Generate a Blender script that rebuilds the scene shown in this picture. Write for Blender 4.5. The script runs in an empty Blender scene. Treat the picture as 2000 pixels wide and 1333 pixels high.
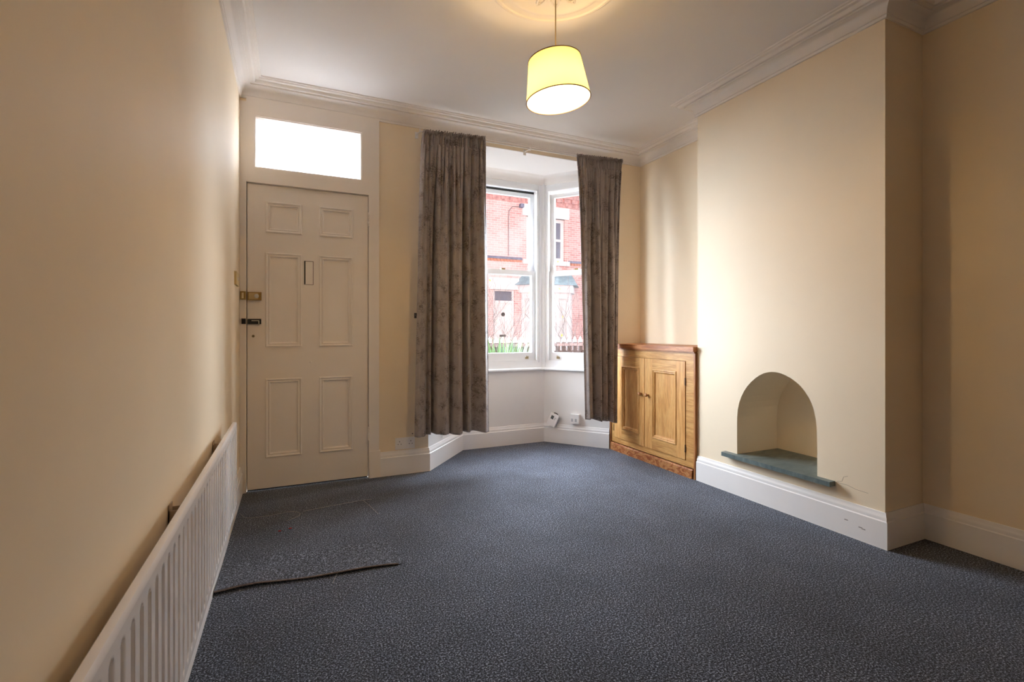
import bpy, bmesh, math, random
from mathutils import Vector, Matrix
random.seed(7)
PI = math.pi
C = bpy.context.scene.collection

# ------------------------------------------------------------------ helpers
def tag(o, label=None, cat=None, group=None, kind=None):
    if label: o['label'] = label
    if cat: o['category'] = cat
    if group: o['group'] = group
    if kind: o['kind'] = kind
    return o

def finish(name, bm, mat, parent=None, smooth=False, bevel=0, seg=2):
    if bevel:
        es = [e for e in bm.edges if len(e.link_faces) == 2 and e.calc_face_angle(0) > .6]
        bmesh.ops.bevel(bm, geom=es, offset=bevel, segments=seg, affect='EDGES', clamp_overlap=True)
    bmesh.ops.recalc_face_normals(bm, faces=bm.faces)
    me = bpy.data.meshes.new(name); bm.to_mesh(me); bm.free()
    if isinstance(mat, (list, tuple)):
        for m in mat: me.materials.append(m)
    else: me.materials.append(mat)
    if smooth:
        for p in me.polygons: p.use_smooth = True
        try: me.set_sharp_from_angle(angle=math.radians(40))
        except Exception: pass
    o = bpy.data.objects.new(name, me); C.objects.link(o)
    if parent:
        o.parent = parent
        o.matrix_parent_inverse = Matrix.Identity(4)
        o.matrix_basis = parent_world(parent).inverted()
    return o

def parent_world(p):
    m = p.matrix_basis.copy(); q = p
    while q.parent: q = q.parent; m = q.matrix_basis @ m
    return m

def empty(name, loc, rz=0, parent=None):
    o = bpy.data.objects.new(name, None); C.objects.link(o)
    o.matrix_basis = Matrix.Translation(loc) @ Matrix.Rotation(rz, 4, 'Z')
    o.empty_display_size = .05
    return o

def thing(name, loc, label, cat, group=None):
    return tag(empty(name, loc), label, cat, group)

def box(bm, x0, x1, y0, y1, z0, z1, M=None):
    vs = [bm.verts.new((x, y, z)) for x in (x0, x1) for y in (y0, y1) for z in (z0, z1)]
    for f in ((0,1,3,2),(4,6,7,5),(0,4,5,1),(2,3,7,6),(0,2,6,4),(1,5,7,3)):
        bm.faces.new([vs[i] for i in f])
    if M is not None:
        for v in vs: v.co = M @ v.co
    return vs

def mk_box(name, b, mat, parent=None, bevel=0, M=None, smooth=False):
    bm = bmesh.new(); box(bm, *b, M=M)
    return finish(name, bm, mat, parent, bevel=bevel, smooth=smooth)

def mk_boxes(name, bs, mat, parent=None, bevel=0, M=None):
    bm = bmesh.new()
    for b in bs: box(bm, *b, M=M)
    return finish(name, bm, mat, parent, bevel=bevel)

def prism(bm, pts, z0, z1, M=None):
    """extrude a 2D polygon (x,y) from z0 to z1"""
    a = [bm.verts.new((x, y, z0)) for x, y in pts]; b = [bm.verts.new((x, y, z1)) for x, y in pts]
    bm.faces.new(a[::-1]); bm.faces.new(b)
    n = len(pts)
    for i in range(n): bm.faces.new([a[i], a[(i+1) % n], b[(i+1) % n], b[i]])
    if M is not None:
        for v in a+b: v.co = M @ v.co
    return a+b

def sweep(bm, path, prof, closed=False, inward=0.0):
    """mitred sweep of profile (d,z) along plan path; d goes to the left of the path direction"""
    n = len(path); P = [Vector(p) for p in path]; rings = []
    for i in range(n):
        if closed or 0 < i < n-1:
            a = (P[i]-P[i-1]).normalized(); b = (P[(i+1) % n]-P[i]).normalized()
            na = Vector((-a.y, a.x)); nb = Vector((-b.y, b.x))
            m = (na+nb); m /= (1+na.dot(nb))
        else:
            a = (P[1]-P[0]) if i == 0 else (P[-1]-P[-2]); a.normalize(); m = Vector((-a.y, a.x))
        rings.append([bm.verts.new((P[i].x+m.x*d, P[i].y+m.y*d, z)) for d, z in prof])
    k = len(prof)
    for i in range(n if closed else n-1):
        r, s = rings[i], rings[(i+1) % n]
        for j in range(k-1): bm.faces.new([r[j], r[j+1], s[j+1], s[j]])
        bm.faces.new([r[k-1], r[0], s[0], s[k-1]])
    if not closed:
        bm.faces.new(rings[0]); bm.faces.new(rings[-1][::-1])

def tube(bm, pts, r, seg=8, closed=False, cap=True):
    P = [Vector(p) for p in pts]; n = len(P); rings = []
    up = Vector((0, 0, 1)); prev = None
    for i in range(n):
        if closed: t = P[(i+1) % n]-P[i-1]
        else: t = P[min(i+1, n-1)]-P[max(i-1, 0)]
        t.normalize()
        if prev is None:
            u = t.orthogonal().normalized()
        else:
            u = (prev - t*prev.dot(t)).normalized()
        prev = u; w = t.cross(u)
        rr = r[i] if isinstance(r, (list, tuple)) else r
        rings.append([bm.verts.new(P[i]+(u*math.cos(a)+w*math.sin(a))*rr) for a in [2*PI*k/seg for k in range(seg)]])
    for i in range(n if closed else n-1):
        a, b = rings[i], rings[(i+1) % n]
        for k in range(seg): bm.faces.new([a[k], a[(k+1) % seg], b[(k+1) % seg], b[k]])
    if cap and not closed:
        bm.faces.new(rings[0][::-1]); bm.faces.new(rings[-1])

def lathe(bm, prof, M=None, seg=48, closed=False):
    """profile (r,z) turned about z"""
    rings = []
    for r, z in prof:
        if r < 1e-6: rings.append([bm.verts.new((0, 0, z))])
        else: rings.append([bm.verts.new((r*math.cos(2*PI*k/seg), r*math.sin(2*PI*k/seg), z)) for k in range(seg)])
    pairs = list(zip(rings[:-1], rings[1:])) + ([(rings[-1], rings[0])] if closed else [])
    for a, b in pairs:
        for k in range(seg):
            k2 = (k+1) % seg
            if len(a) == 1 and len(b) > 1: bm.faces.new([a[0], b[k2], b[k]])
            elif len(b) == 1 and len(a) > 1: bm.faces.new([a[k], a[k2], b[0]])
            elif len(a) > 1: bm.faces.new([a[k], a[k2], b[k2], b[k]])
    if M is not None:
        for rg in rings:
            for v in rg: v.co = M @ v.co

# ------------------------------------------------------------------ materials
def mat(name, col, rough=.6, spec=.5, metal=0, sheen=0):
    m = bpy.data.materials.new(name); m.use_nodes = True
    b = m.node_tree.nodes['Principled BSDF']
    b.inputs['Base Color'].default_value = (*col, 1); b.inputs['Roughness'].default_value = rough
    b.inputs['Specular IOR Level'].default_value = spec; b.inputs['Metallic'].default_value = metal
    if sheen: b.inputs['Sheen Weight'].default_value = sheen
    return m

def nodes(m): return m.node_tree.nodes, m.node_tree.links, m.node_tree.nodes['Principled BSDF']

def noise(N, L, scale, detail=3, rough=.5, vec=(1, 1, 1), coord='Object', dist=0):
    tc = N.new('ShaderNodeTexCoord'); mp = N.new('ShaderNodeMapping'); t = N.new('ShaderNodeTexNoise')
    mp.inputs['Scale'].default_value = vec
    L.new(tc.outputs[coord], mp.inputs['Vector']); L.new(mp.outputs[0], t.inputs['Vector'])
    t.inputs['Scale'].default_value = scale; t.inputs['Detail'].default_value = detail; t.inputs['Roughness'].default_value = rough
    t.inputs['Distortion'].default_value = dist
    return t

def ramp(N, L, src, stops):
    r = N.new('ShaderNodeValToRGB'); e = r.color_ramp.elements
    while len(e) < len(stops): e.new(.5)
    for i, (p, c) in enumerate(stops):
        e[i].position = p; e[i].color = (*c, 1) if len(c) == 3 else c
    L.new(src, r.inputs['Fac']); return r

def bump(N, L, B, src, strength=.1, dist=.01):
    b = N.new('ShaderNodeBump'); b.inputs['Strength'].default_value = strength; b.inputs['Distance'].default_value = dist
    L.new(src, b.inputs['Height']); L.new(b.outputs[0], B.inputs['Normal']); return b

def painted(name, col, rough, nscale=6, var=.04, bstr=.08, bscale=25, bd=.004):
    m = mat(name, col, rough); N, L, B = nodes(m)
    t = noise(N, L, nscale, 4)
    d = tuple(c*(1-var) for c in col); u = tuple(min(1, c*(1+var)) for c in col)
    r = ramp(N, L, t.outputs['Fac'], [(.3, d), (.7, u)]); L.new(r.outputs[0], B.inputs['Base Color'])
    t2 = noise(N, L, bscale, 5); bump(N, L, B, t2.outputs['Fac'], bstr, bd)
    return m

M_wall = painted('cream_emulsion', (.835, .705, .52), .6, 2.2, .025, .25, 9, .006)
M_bay = painted('bay_white_emulsion', (.80, .77, .74), .6, 3, .02, .15, 9, .004)
M_ceil = painted('ceiling_white', (.80, .775, .76), .8, 2, .015, .1, 12)
M_cornice = painted('cornice_white', (.82, .775, .73), .6, 5, .02, .1, 30)
M_gloss = painted('white_gloss_paint', (.84, .78, .72), .38, 4, .02, .12, 14)
M_base = painted('skirting_gloss', (.84, .81, .79), .35, 4, .02, .1, 16)
M_win = painted('window_white', (.85, .86, .87), .3, 5, .015, .08, 20)
M_rad = painted('radiator_enamel', (.82, .78, .77), .22, 4, .01, .02, 10)
M_plastic = mat('white_plastic', (.83, .80, .78), .3)
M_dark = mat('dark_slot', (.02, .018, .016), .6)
M_gap = mat('door_gap_shade', (.012, .01, .008), .9)
M_black = mat('black_metal', (.012, .012, .013), .35)
M_brass = mat('aged_brass', (.35, .24, .09), .35, metal=.9)
M_steel = mat('steel', (.6, .6, .58), .3, metal=1)
M_switch = mat('yellowed_plastic', (.62, .47, .22), .4)
M_bracket = mat('bracket_brown', (.45, .34, .24), .5)
M_bulb = bpy.data.materials.new('bulb'); M_bulb.use_nodes = True
_b = M_bulb.node_tree.nodes['Principled BSDF']; _b.inputs['Emission Color'].default_value = (1, .8, .5, 1); _b.inputs['Emission Strength'].default_value = 30

def glass_mat(name, tint=(1, 1, 1), gl=.06):
    m = bpy.data.materials.new(name); m.use_nodes = True; nt = m.node_tree; nt.nodes.clear()
    o = nt.nodes.new('ShaderNodeOutputMaterial'); t = nt.nodes.new('ShaderNodeBsdfTransparent'); g = nt.nodes.new('ShaderNodeBsdfGlossy')
    g.inputs['Roughness'].default_value = .02; t.inputs['Color'].default_value = (*tint, 1)
    x = nt.nodes.new('ShaderNodeMixShader'); x.inputs[0].default_value = gl
    nt.links.new(t.outputs[0], x.inputs[1]); nt.links.new(g.outputs[0], x.inputs[2]); nt.links.new(x.outputs[0], o.inputs['Surface'])
    return m
M_glass = glass_mat('window_glass', (.97, .98, .98), .04)
def frosted_mat():
    m = bpy.data.materials.new('obscured_glass'); m.use_nodes = True; nt = m.node_tree; nt.nodes.clear()
    o = nt.nodes.new('ShaderNodeOutputMaterial'); t = nt.nodes.new('ShaderNodeBsdfTransparent'); g = nt.nodes.new('ShaderNodeBsdfTranslucent')
    g.inputs['Color'].default_value = (.95, .95, .95, 1)
    x = nt.nodes.new('ShaderNodeMixShader'); x.inputs[0].default_value = .85
    nt.links.new(t.outputs[0], x.inputs[1]); nt.links.new(g.outputs[0], x.inputs[2]); nt.links.new(x.outputs[0], o.inputs['Surface'])
    return m
M_frost = frosted_mat()

def shade_mat():
    m = bpy.data.materials.new('shade_cloth'); m.use_nodes = True; nt = m.node_tree; nt.nodes.clear()
    o = nt.nodes.new('ShaderNodeOutputMaterial'); d = nt.nodes.new('ShaderNodeBsdfDiffuse'); g = nt.nodes.new('ShaderNodeBsdfTranslucent')
    d.inputs['Color'].default_value = (.9, .84, .66, 1); g.inputs['Color'].default_value = (.90, .82, .50, 1)
    tc = nt.nodes.new('ShaderNodeTexCoord'); w = nt.nodes.new('ShaderNodeTexNoise'); mp = nt.nodes.new('ShaderNodeMapping')
    mp.inputs['Scale'].default_value = (1, 1, .1); w.inputs['Scale'].default_value = 120
    nt.links.new(tc.outputs['Object'], mp.inputs[0]); nt.links.new(mp.outputs[0], w.inputs['Vector'])
    bp = nt.nodes.new('ShaderNodeBump'); bp.inputs['Strength'].default_value = .15; nt.links.new(w.outputs['Fac'], bp.inputs['Height'])
    nt.links.new(bp.outputs[0], d.inputs['Normal'])
    x = nt.nodes.new('ShaderNodeMixShader'); x.inputs[0].default_value = .5
    nt.links.new(d.outputs[0], x.inputs[1]); nt.links.new(g.outputs[0], x.inputs[2]); nt.links.new(x.outputs[0], o.inputs['Surface'])
    return m
M_shade = shade_mat()

def carpet_mat():
    m = mat('carpet', (.06, .065, .08), .95, .15, sheen=.15); N, L, B = nodes(m)
    t = noise(N, L, 160, 2, .8); t2 = noise(N, L, 3.0, 5, .65)
    r = ramp(N, L, t.outputs['Fac'], [(.42, (.004, .0045, .006)), (.51, (.042, .047, .065)), (.59, (.155, .172, .225)), (.69, (.46, .49, .58))])
    r2 = ramp(N, L, t2.outputs['Fac'], [(.35, (.80, .80, .80)), (.65, (1.15, 1.15, 1.15))])
    mx = N.new('ShaderNodeMix'); mx.data_type = 'RGBA'; mx.blend_type = 'MULTIPLY'; mx.inputs[0].default_value = 1
    L.new(r.outputs[0], mx.inputs[6]); L.new(r2.outputs[0], mx.inputs[7]); L.new(mx.outputs[2], B.inputs['Base Color'])
    t3 = noise(N, L, 230, 2, .7)
    bump(N, L, B, t3.outputs['Fac'], .3, .003)
    return m
M_carpet = carpet_mat()
M_backing = painted('carpet_backing', (.20, .155, .135), .9, 60, .3)

def velvet_mat():
    m = mat('crushed_velvet', (.25, .2, .17), .55, .3, sheen=.35); N, L, B = nodes(m)
    B.inputs['Sheen Roughness'].default_value = .35
    # crushed pile: short broken dark creases on a taupe ground
    t = noise(N, L, 26, 7, .72, (1, 1, 1.9), dist=1.6)
    t2 = noise(N, L, 14, 4, .6, (1, 1, .8))
    a = N.new('ShaderNodeMath'); a.operation = 'SUBTRACT'; a.inputs[1].default_value = .5; L.new(t.outputs['Fac'], a.inputs[0])
    ab = N.new('ShaderNodeMath'); ab.operation = 'ABSOLUTE'; L.new(a.outputs[0], ab.inputs[0])
    dv = N.new('ShaderNodeMath'); dv.operation = 'ADD'; L.new(ab.outputs[0], dv.inputs[0])
    k = N.new('ShaderNodeMath'); k.operation = 'MULTIPLY_ADD'; k.inputs[1].default_value = .22; k.inputs[2].default_value = -.09
    L.new(t2.outputs['Fac'], k.inputs[0]); L.new(k.outputs[0], dv.inputs[1])
    r = ramp(N, L, dv.outputs[0], [(.0, (.10, .075, .068)), (.018, (.14, .112, .105)), (.036, (.34, .295, .28)), (.3, (.43, .38, .365))])
    L.new(r.outputs[0], B.inputs['Base Color'])
    rr = ramp(N, L, dv.outputs[0], [(0, (.8, .8, .8)), (.06, (.42, .42, .42))]); L.new(rr.outputs[0], B.inputs['Roughness'])
    bump(N, L, B, dv.outputs[0], .35, .004)
    return m
M_velvet = velvet_mat()

def pine_mat(name, a, b, c, vec=(9, 9, .9)):
    m = mat(name, a, .42, .4); N, L, B = nodes(m)
    t = noise(N, L, 3.2, 5, .6, vec, dist=1.2); t2 = noise(N, L, 14, 4, .7, vec)
    r = ramp(N, L, t.outputs['Fac'], [(.3, b), (.48, a), (.56, c), (.72, a)])
    r2 = ramp(N, L, t2.outputs['Fac'], [(.35, (.82, .8, .76)), (.6, (1.05, 1.05, 1.05))])
    mx = N.new('ShaderNodeMix'); mx.data_type = 'RGBA'; mx.blend_type = 'MULTIPLY'; mx.inputs[0].default_value = 1
    L.new(r.outputs[0], mx.inputs[6]); L.new(r2.outputs[0], mx.inputs[7])
    # knots
    tc = N.new('ShaderNodeTexCoord'); mp = N.new('ShaderNodeMapping'); mp.inputs['Scale'].default_value = (7, 7, 3.2); v = N.new('ShaderNodeTexVoronoi')
    v.inputs['Scale'].default_value = 1.3
    L.new(tc.outputs['Object'], mp.inputs[0]); L.new(mp.outputs[0], v.inputs['Vector'])
    r3 = ramp(N, L, v.outputs['Distance'], [(.03, (.35, .22, .12)), (.075, (1, 1, 1))])
    m2 = N.new('ShaderNodeMix'); m2.data_type = 'RGBA'; m2.blend_type = 'MULTIPLY'; m2.inputs[0].default_value = .8
    L.new(mx.outputs[2], m2.inputs[6]); L.new(r3.outputs[0], m2.inputs[7]); L.new(m2.outputs[2], B.inputs['Base Color'])
    return m
M_pine = pine_mat('pine', (.60, .31, .10), (.47, .22, .06), (.65, .37, .135))
M_pineh = pine_mat('pine_across', (.52, .27, .085), (.40, .18, .045), (.60, .34, .12), (9, .9, 9))
M_redpine = pine_mat('stained_pine', (.38, .13, .035), (.25, .075, .02), (.46, .19, .06), (9, .9, 9))
M_redpinev = pine_mat('stained_pine_upright', (.36, .14, .045), (.25, .085, .025), (.45, .2, .07))
def plinth_mat():
    m = pine_mat('worn_plinth', (.33, .11, .035), (.22, .06, .018), (.5, .25, .1), (5, 5, 9)); return m
M_plinth = plinth_mat()
def slate_mat():
    m = mat('slate', (.10, .13, .13), .4); N, L, B = nodes(m)
    t = noise(N, L, 6, 6, .65, (1, 2.5, 1), dist=1.5)
    r = ramp(N, L, t.outputs['Fac'], [(.3, (.075, .10, .10)), (.55, (.13, .165, .16)), (.75, (.20, .225, .21))])
    L.new(r.outputs[0], B.inputs['Base Color']); bump(N, L, B, t.outputs['Fac'], .3, .004); return m
M_slate = slate_mat()

def brick_mat():
    m = mat('facade_brick', (.5, .25, .2), .9); N, L, B = nodes(m)
    tc = N.new('ShaderNodeTexCoord'); sp = N.new('ShaderNodeSeparateXYZ'); cb = N.new('ShaderNodeCombineXYZ'); t = N.new('ShaderNodeTexBrick')
    L.new(tc.outputs['Object'], sp.inputs[0]); L.new(sp.outputs['X'], cb.inputs['X']); L.new(sp.outputs['Z'], cb.inputs['Y'])
    L.new(cb.outputs[0], t.inputs['Vector']); t.inputs['Scale'].default_value = 1
    t.inputs['Brick Width'].default_value = .225; t.inputs['Row Height'].default_value = .075; t.inputs['Mortar Size'].default_value = .008
    t.inputs['Color1'].default_value = (.60, .31, .28, 1); t.inputs['Color2'].default_value = (.72, .48, .44, 1); t.inputs['Mortar'].default_value = (.80, .68, .64, 1)
    t2 = noise(N, L, .9, 4)
    r = ramp(N, L, t2.outputs['Fac'], [(.42, (0, 0, 0)), (.62, (.55, .55, .55))])
    mx = N.new('ShaderNodeMix'); mx.data_type = 'RGBA'; L.new(r.outputs[0], mx.inputs[0]); L.new(t.outputs['Color'], mx.inputs[6]); mx.inputs[7].default_value = (.85, .74, .71, 1)
    L.new(mx.outputs[2], B.inputs['Base Color']); return m
M_brick = brick_mat()
M_redbrick = painted('red_brick_detail', (.62, .36, .33), .9, 9, .25, .3, 30)
M_bluebrick = painted('blue_brick', (.22, .24, .32), .8, 9, .25)
M_stone = painted('painted_stone', (.86, .84, .82), .7, 4, .04)
M_slateroof = painted('bay_slates', (.24, .34, .37), .6, 6, .2, .3, 20)
M_roof = painted('roof_slates', (.18, .19, .22), .7, 6, .2, .3, 20)
M_outglass = mat('house_window_glass', (.16, .17, .22), .1)
M_net = painted('net_curtain', (.72, .76, .74), .8, 8, .08)
M_fence = painted('weathered_fence', (.075, .065, .062), .85, 14, .35)
M_rail = painted('fence_rail', (.25, .24, .25), .8, 14, .2)
M_tip = mat('white_fence_tip', (.80, .78, .78), .6)
M_soil = painted('front_garden_soil', (.09, .065, .045), .95, 6, .35, .6, 12, .05)
M_road = painted('street_tarmac', (.075, .076, .08), .9, 4, .1)
M_twig = mat('twig_bark', (.05, .035, .03), .8)
M_leaf = painted('green_leaf', (.085, .16, .055), .5, 9, .3)
M_bluegreen = painted('glaucous_leaf', (.12, .20, .175), .5, 9, .2)
M_yleaf = mat('yellow_leaf', (.65, .55, .06), .6)
M_render = painted('outside_brick_shell', (.42, .2, .15), .9, 9, .15)
M_thread = mat('pale_thread', (.45, .40, .36), .8)
M_red = mat('red_fluff', (.30, .015, .015), .8)

# ------------------------------------------------------------------ dimensions
XL, XC, XA, YF, YB = -.305, 2.676, 3.007, 3.675, -1.9
Y0, Y1 = 1.423, 2.640           # chimney breast
ZC = 2.735
A, B_, C_, D = (.967, 3.675), (1.407, 4.188), (2.25, 4.188), (2.655, 3.675)
ZBAY = 2.575
T = .28

def struct(o): o['kind'] = 'structure'; return o

# floor: one carpeted slab covering room and bay
bm = bmesh.new()
prism(bm, [(XL-.1, YB-.1), (XA+.1, YB-.1), (XA+.1, YF+.02), (D[0]+.06, YF+.02), (C_[0]+.06, C_[1]+.06), (B_[0]-.06, B_[1]+.06), (A[0]-.06, YF+.02), (XL-.1, YF+.02)], -.12, 0)
struct(finish('floor', bm, M_carpet))
# ceiling
struct(mk_box('ceiling', (XL-.2, XA+.3, YB-.2, YF+.3, ZC, ZC+.15), M_ceil))
# walls
struct(mk_box('wall_left', (XL-.2, XL, YB-.2, YF+.28, -.12, ZC), M_wall))
struct(mk_box('wall_back', (XL, XA, YB-.2, YB, -.12, ZC), M_wall))
DX0, DX1 = -.305, .595
bm = bmesh.new()
box(bm, DX1, A[0], YF, YF+T, -.12, ZC)
box(bm, DX0, DX1, YF, YF+T, 2.60, ZC)
box(bm, A[0], D[0], YF, YF+T, ZBAY+.004, ZC)
box(bm, D[0], XA+.3, YF, YF+T, -.12, ZC)
struct(finish('wall_front', bm, M_wall))
# right side: alcove walls and chimney breast with arched niche
struct(mk_box('wall_right', (XA, XA+.3, YB-.2, YF, -.12, ZC), M_wall))
arch = [(2.298, .262), (2.300, .40), (2.298, .54), (2.278, .625), (2.235, .705), (2.175, .768), (2.115, .808), (2.06, .826), (2.0, .826), (1.94, .808), (1.875, .772), (1.82, .715), (1.785, .645), (1.768, .565), (1.764, .45), (1.764, .262)]
def chaikin(p, n=2):
    for _ in range(n):
        q = [p[0]]
        for a, b in zip(p[:-1], p[1:]):
            q += [(a[0]*.75+b[0]*.25, a[1]*.75+b[1]*.25), (a[0]*.25+b[0]*.75, a[1]*.25+b[1]*.75)]
        q.append(p[-1]); p = q
    return p
arch_s = chaikin(arch, 1)
bm = bmesh.new()
outer = [(Y0, -.12), (Y1, -.12), (Y1, ZC), (Y0, ZC)]
def ring_verts(pts, x): return [bm.verts.new((x, y, z)) for y, z in pts]
vo = ring_verts(outer, XC); vi = ring_verts(arch_s, XC)
es = []
for loop in (vo, vi):
    for i in range(len(loop)): es.append(bm.edges.new((loop[i], loop[(i+1) % len(loop)])))
bmesh.ops.triangle_fill(bm, use_beauty=True, use_dissolve=False, edges=es)
NB = 3.06
vb = ring_verts(arch_s, NB)
for i in range(len(vi)):
    j = (i+1) % len(vi); bm.faces.new([vi[i], vi[j], vb[j], vb[i]])
bm.faces.new(vb)
# sides of the breast
va = [bm.verts.new((XA+.02, y, z)) for y, z in outer]
bm.faces.new([vo[0], vo[3], va[3], va[0]]); bm.faces.new([vo[1], va[1], va[2], vo[2]])
o = finish('wall_chimney', bm, M_wall); struct(o)
# niche runs deeper than the alcove wall: thicken the wall behind it
struct(mk_box('wall_flue', (NB+.001, NB+.25, 1.6, 2.5, 0, 1.1), M_wall))
# wall_right must be open behind the niche: rebuild it in pieces
bpy.data.objects.remove(bpy.data.objects['wall_right'])
bm = bmesh.new()
box(bm, XA, XA+.3, YB-.2, 1.70, -.12, ZC); box(bm, XA, XA+.3, 2.35, YF, -.12, ZC)
box(bm, XA, XA+.3, 1.70, 2.35, .86, ZC); box(bm, XA, XA+.3, 1.70, 2.35, -.12, .22)
struct(finish('wall_right', bm, M_wall))

# bay walls under the windows, bay ceiling
def off(path, d):
    """offset polyline to its left by d"""
    P = [Vector(p) for p in path]; out = []
    for i in range(len(P)):
        if 0 < i < len(P)-1:
            a = (P[i]-P[i-1]).normalized(); b = (P[i+1]-P[i]).normalized()
            na, nb = Vector((-a.y, a.x)), Vector((-b.y, b.x)); m = (na+nb)/(1+na.dot(nb))
        else:
            a = (P[1]-P[0] if i == 0 else P[-1]-P[-2]).normalized(); m = Vector((-a.y, a.x))
        out.append((P[i].x+m.x*d, P[i].y+m.y*d))
    return out
bayp = [D, C_, B_, A]
bm = bmesh.new(); prism(bm, [A, B_, C_, D] + off(bayp, -.16), -.3, .70)
struct(finish('wall_bay', bm, M_bay))
bm = bmesh.new(); prism(bm, [(A[0]-.1, YF+.001), (B_[0]-.16, B_[1]+.22), (C_[0]+.16, C_[1]+.22), (D[0]+.1, YF+.001)], ZBAY, ZBAY+.2)
struct(finish('ceiling_bay', bm, M_ceil))
# curved fascia between bay ceiling and window heads
prof = [(0, 2.49), (.012, 2.49), (.012, 2.515), (.016, 2.54), (.028, 2.56), (.05, ZBAY+.001), (0, ZBAY+.001)]
bm = bmesh.new(); sweep(bm, bayp, prof); struct(finish('trim_7', bm, M_bay, smooth=True))

# ------------------------------------------------------------------ cornices, skirtings
room = [(XL, YB), (XA, YB), (XA, Y0), (XC, Y0), (XC, Y1), (XA, Y1), (XA, YF), (XL, YF)]
def arc(cx, cz, r, a0, a1, n=6):
    return [(cx+r*math.cos(math.radians(a0+(a1-a0)*i/n)), cz+r*math.sin(math.radians(a0+(a1-a0)*i/n))) for i in range(n+1)]
corn = [(0, 2.622), (.010, 2.622), (.013, 2.628), (.012, 2.636)] + [(.016+.045*(1-math.cos(t)), 2.638+.056*math.sin(t)) for t in [PI/2*i/7 for i in range(8)]] + \
       [(.066, 2.694), (.066, 2.703), (.078, 2.703)] + [(.086+.007*math.cos(math.radians(a)), 2.706+.007*math.sin(math.radians(a))) for a in (230, 270, 310, 350)] + \
       [(.096, 2.710), (.098, 2.718), (.108, 2.718), (.116, 2.720), (.120, 2.727), (.130, 2.728), (.134, ZC+.002), (0, ZC+.002)]
bm = bmesh.new(); sweep(bm, room, corn, closed=True)
struct(finish('trim_1', bm, M_cornice, smooth=True))
H = .178
skirt = [(0, 0), (0, H), (.006, H), (.008, H-.006), (.0085, H-.014), (.012, H-.020), (.014, H-.028), (.013, H-.035), (.0135, H-.040), (.019, H-.044), (.019, .0)]
def skirting(name, path):
    bm = bmesh.new(); sweep(bm, path, skirt); return struct(finish(name, bm, M_base, smooth=True))
skirting('baseboard_front', [(D[0]+.0, YF), C_, B_, A, (.603, YF)])
skirting('baseboard_left', [(XL, YF), (XL, YB), (XA, YB)])
skirting('baseboard_right', [(XA, YB), (XA, Y0), (XC, Y0), (XC, Y1-.004)])

# ------------------------------------------------------------------ ceiling rose
RX, RY = 1.131, 1.99
bm = bmesh.new()
Mr = Matrix.Translation((RX, RY, ZC)) @ Matrix.Rotation(PI, 4, 'X')
lathe(bm, [(0, .035), (.03, .035), (.045, .028), (.06, .03), (.10, .022), (.16, .016), (.215, .016), (.228, .022), (.245, .022), (.258, .012), (.275, .006), (.30, .006), (.306, .012), (.316, .012), (.322, .006), (.335, 0)], Mr, 72)
for k in range(12):                       # acanthus petals in relief
    a = 2*PI*k/12
    Mp = Matrix.Translation((RX, RY, ZC)) @ Matrix.Rotation(a, 4, 'Z')
    for s in (-1, 1):
        tube(bm, [Mp @ Vector((.07+.02*i, s*.018*math.sin(PI*i/6), -.018-.004*math.sin(PI*i/6))) for i in range(7)], [.003, .005, .007, .008, .007, .005, .003], 6)
    tube(bm, [Mp @ Vector((.17+.006*math.cos(t), .012*math.sin(t), -.02)) for t in [i*PI/4 for i in range(7)]], .004, 6)
rose = finish('ceiling_rose', bm, M_cornice, smooth=True)
tag(rose, 'round moulded plaster rose on the ceiling above the hanging lamp', 'ceiling rose')

# ------------------------------------------------------------------ pendant lamp
lamp = thing('pendant_lamp', (RX, RY, 2.14), 'cream drum shade hanging tilted on a cord from the ceiling, lit', 'lamp')
tilt = Matrix.Translation((RX-.006, RY, 2.343)) @ Matrix.Rotation(math.radians(-5.5), 4, 'Y') @ Matrix.Rotation(math.radians(-2), 4, 'X')
bm = bmesh.new(); tube(bm, [(RX, RY, ZC-.03), (RX, RY, 2.44), (RX+.001, RY, 2.40), (RX+.002, RY, 2.37), (RX-.004, RY, 2.335)], .0032, 8)
finish('cord', bm, mat('pendant_flex', (.42, .33, .20), .5), lamp, smooth=True)
h = .186; rt, rb = .122, .150
bm = bmesh.new()
lathe(bm, [(rt, 0), (rb, -h), (rb-.0015, -h), (rt-.0015, 0)], tilt, 72, closed=True)
sh = finish('lamp_shade', bm, M_shade, lamp, smooth=True)
M_trim = mat('shade_trim', (.12, .06, .03), .6)
for nm, r, z in (('shade_rim', rt, 0), ('shade_rim', rb, -h)):
    bm = bmesh.new(); tube(bm, [tilt @ Vector((r*math.cos(2*PI*k/72), r*math.sin(2*PI*k/72), z)) for k in range(72)], .0026, 6, closed=True)
    finish(nm, bm, M_trim, sh, smooth=True)
bm = bmesh.new()
tube(bm, [tilt @ Vector((.028*math.cos(2*PI*k/24), .028*math.sin(2*PI*k/24), -.03)) for k in range(24)], .0016, 5, closed=True)
for k in range(3):
    a = 2*PI*k/3; tube(bm, [tilt @ Vector((.028*math.cos(a), .028*math.sin(a), -.03)), tilt @ Vector((rt*math.cos(a), rt*math.sin(a), -.001))], .0016, 5)
finish('shade_spider', bm, M_steel, lamp, smooth=True)
bm = bmesh.new(); lathe(bm, [(0, .01), (.010, .01), (.014, 0), (.017, -.02), (.019, -.055), (0, -.055)], tilt, 24)
finish('lamp_holder', bm, M_plastic, lamp, smooth=True)
bm = bmesh.new(); lathe(bm, [(0, -.055), (.010, -.056), (.011, -.062), (.018, -.075), (.0215, -.087), (.019, -.10), (.010, -.108), (0, -.110)], tilt, 24)
finish('bulb', bm, M_bulb, lamp, smooth=True)
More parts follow.
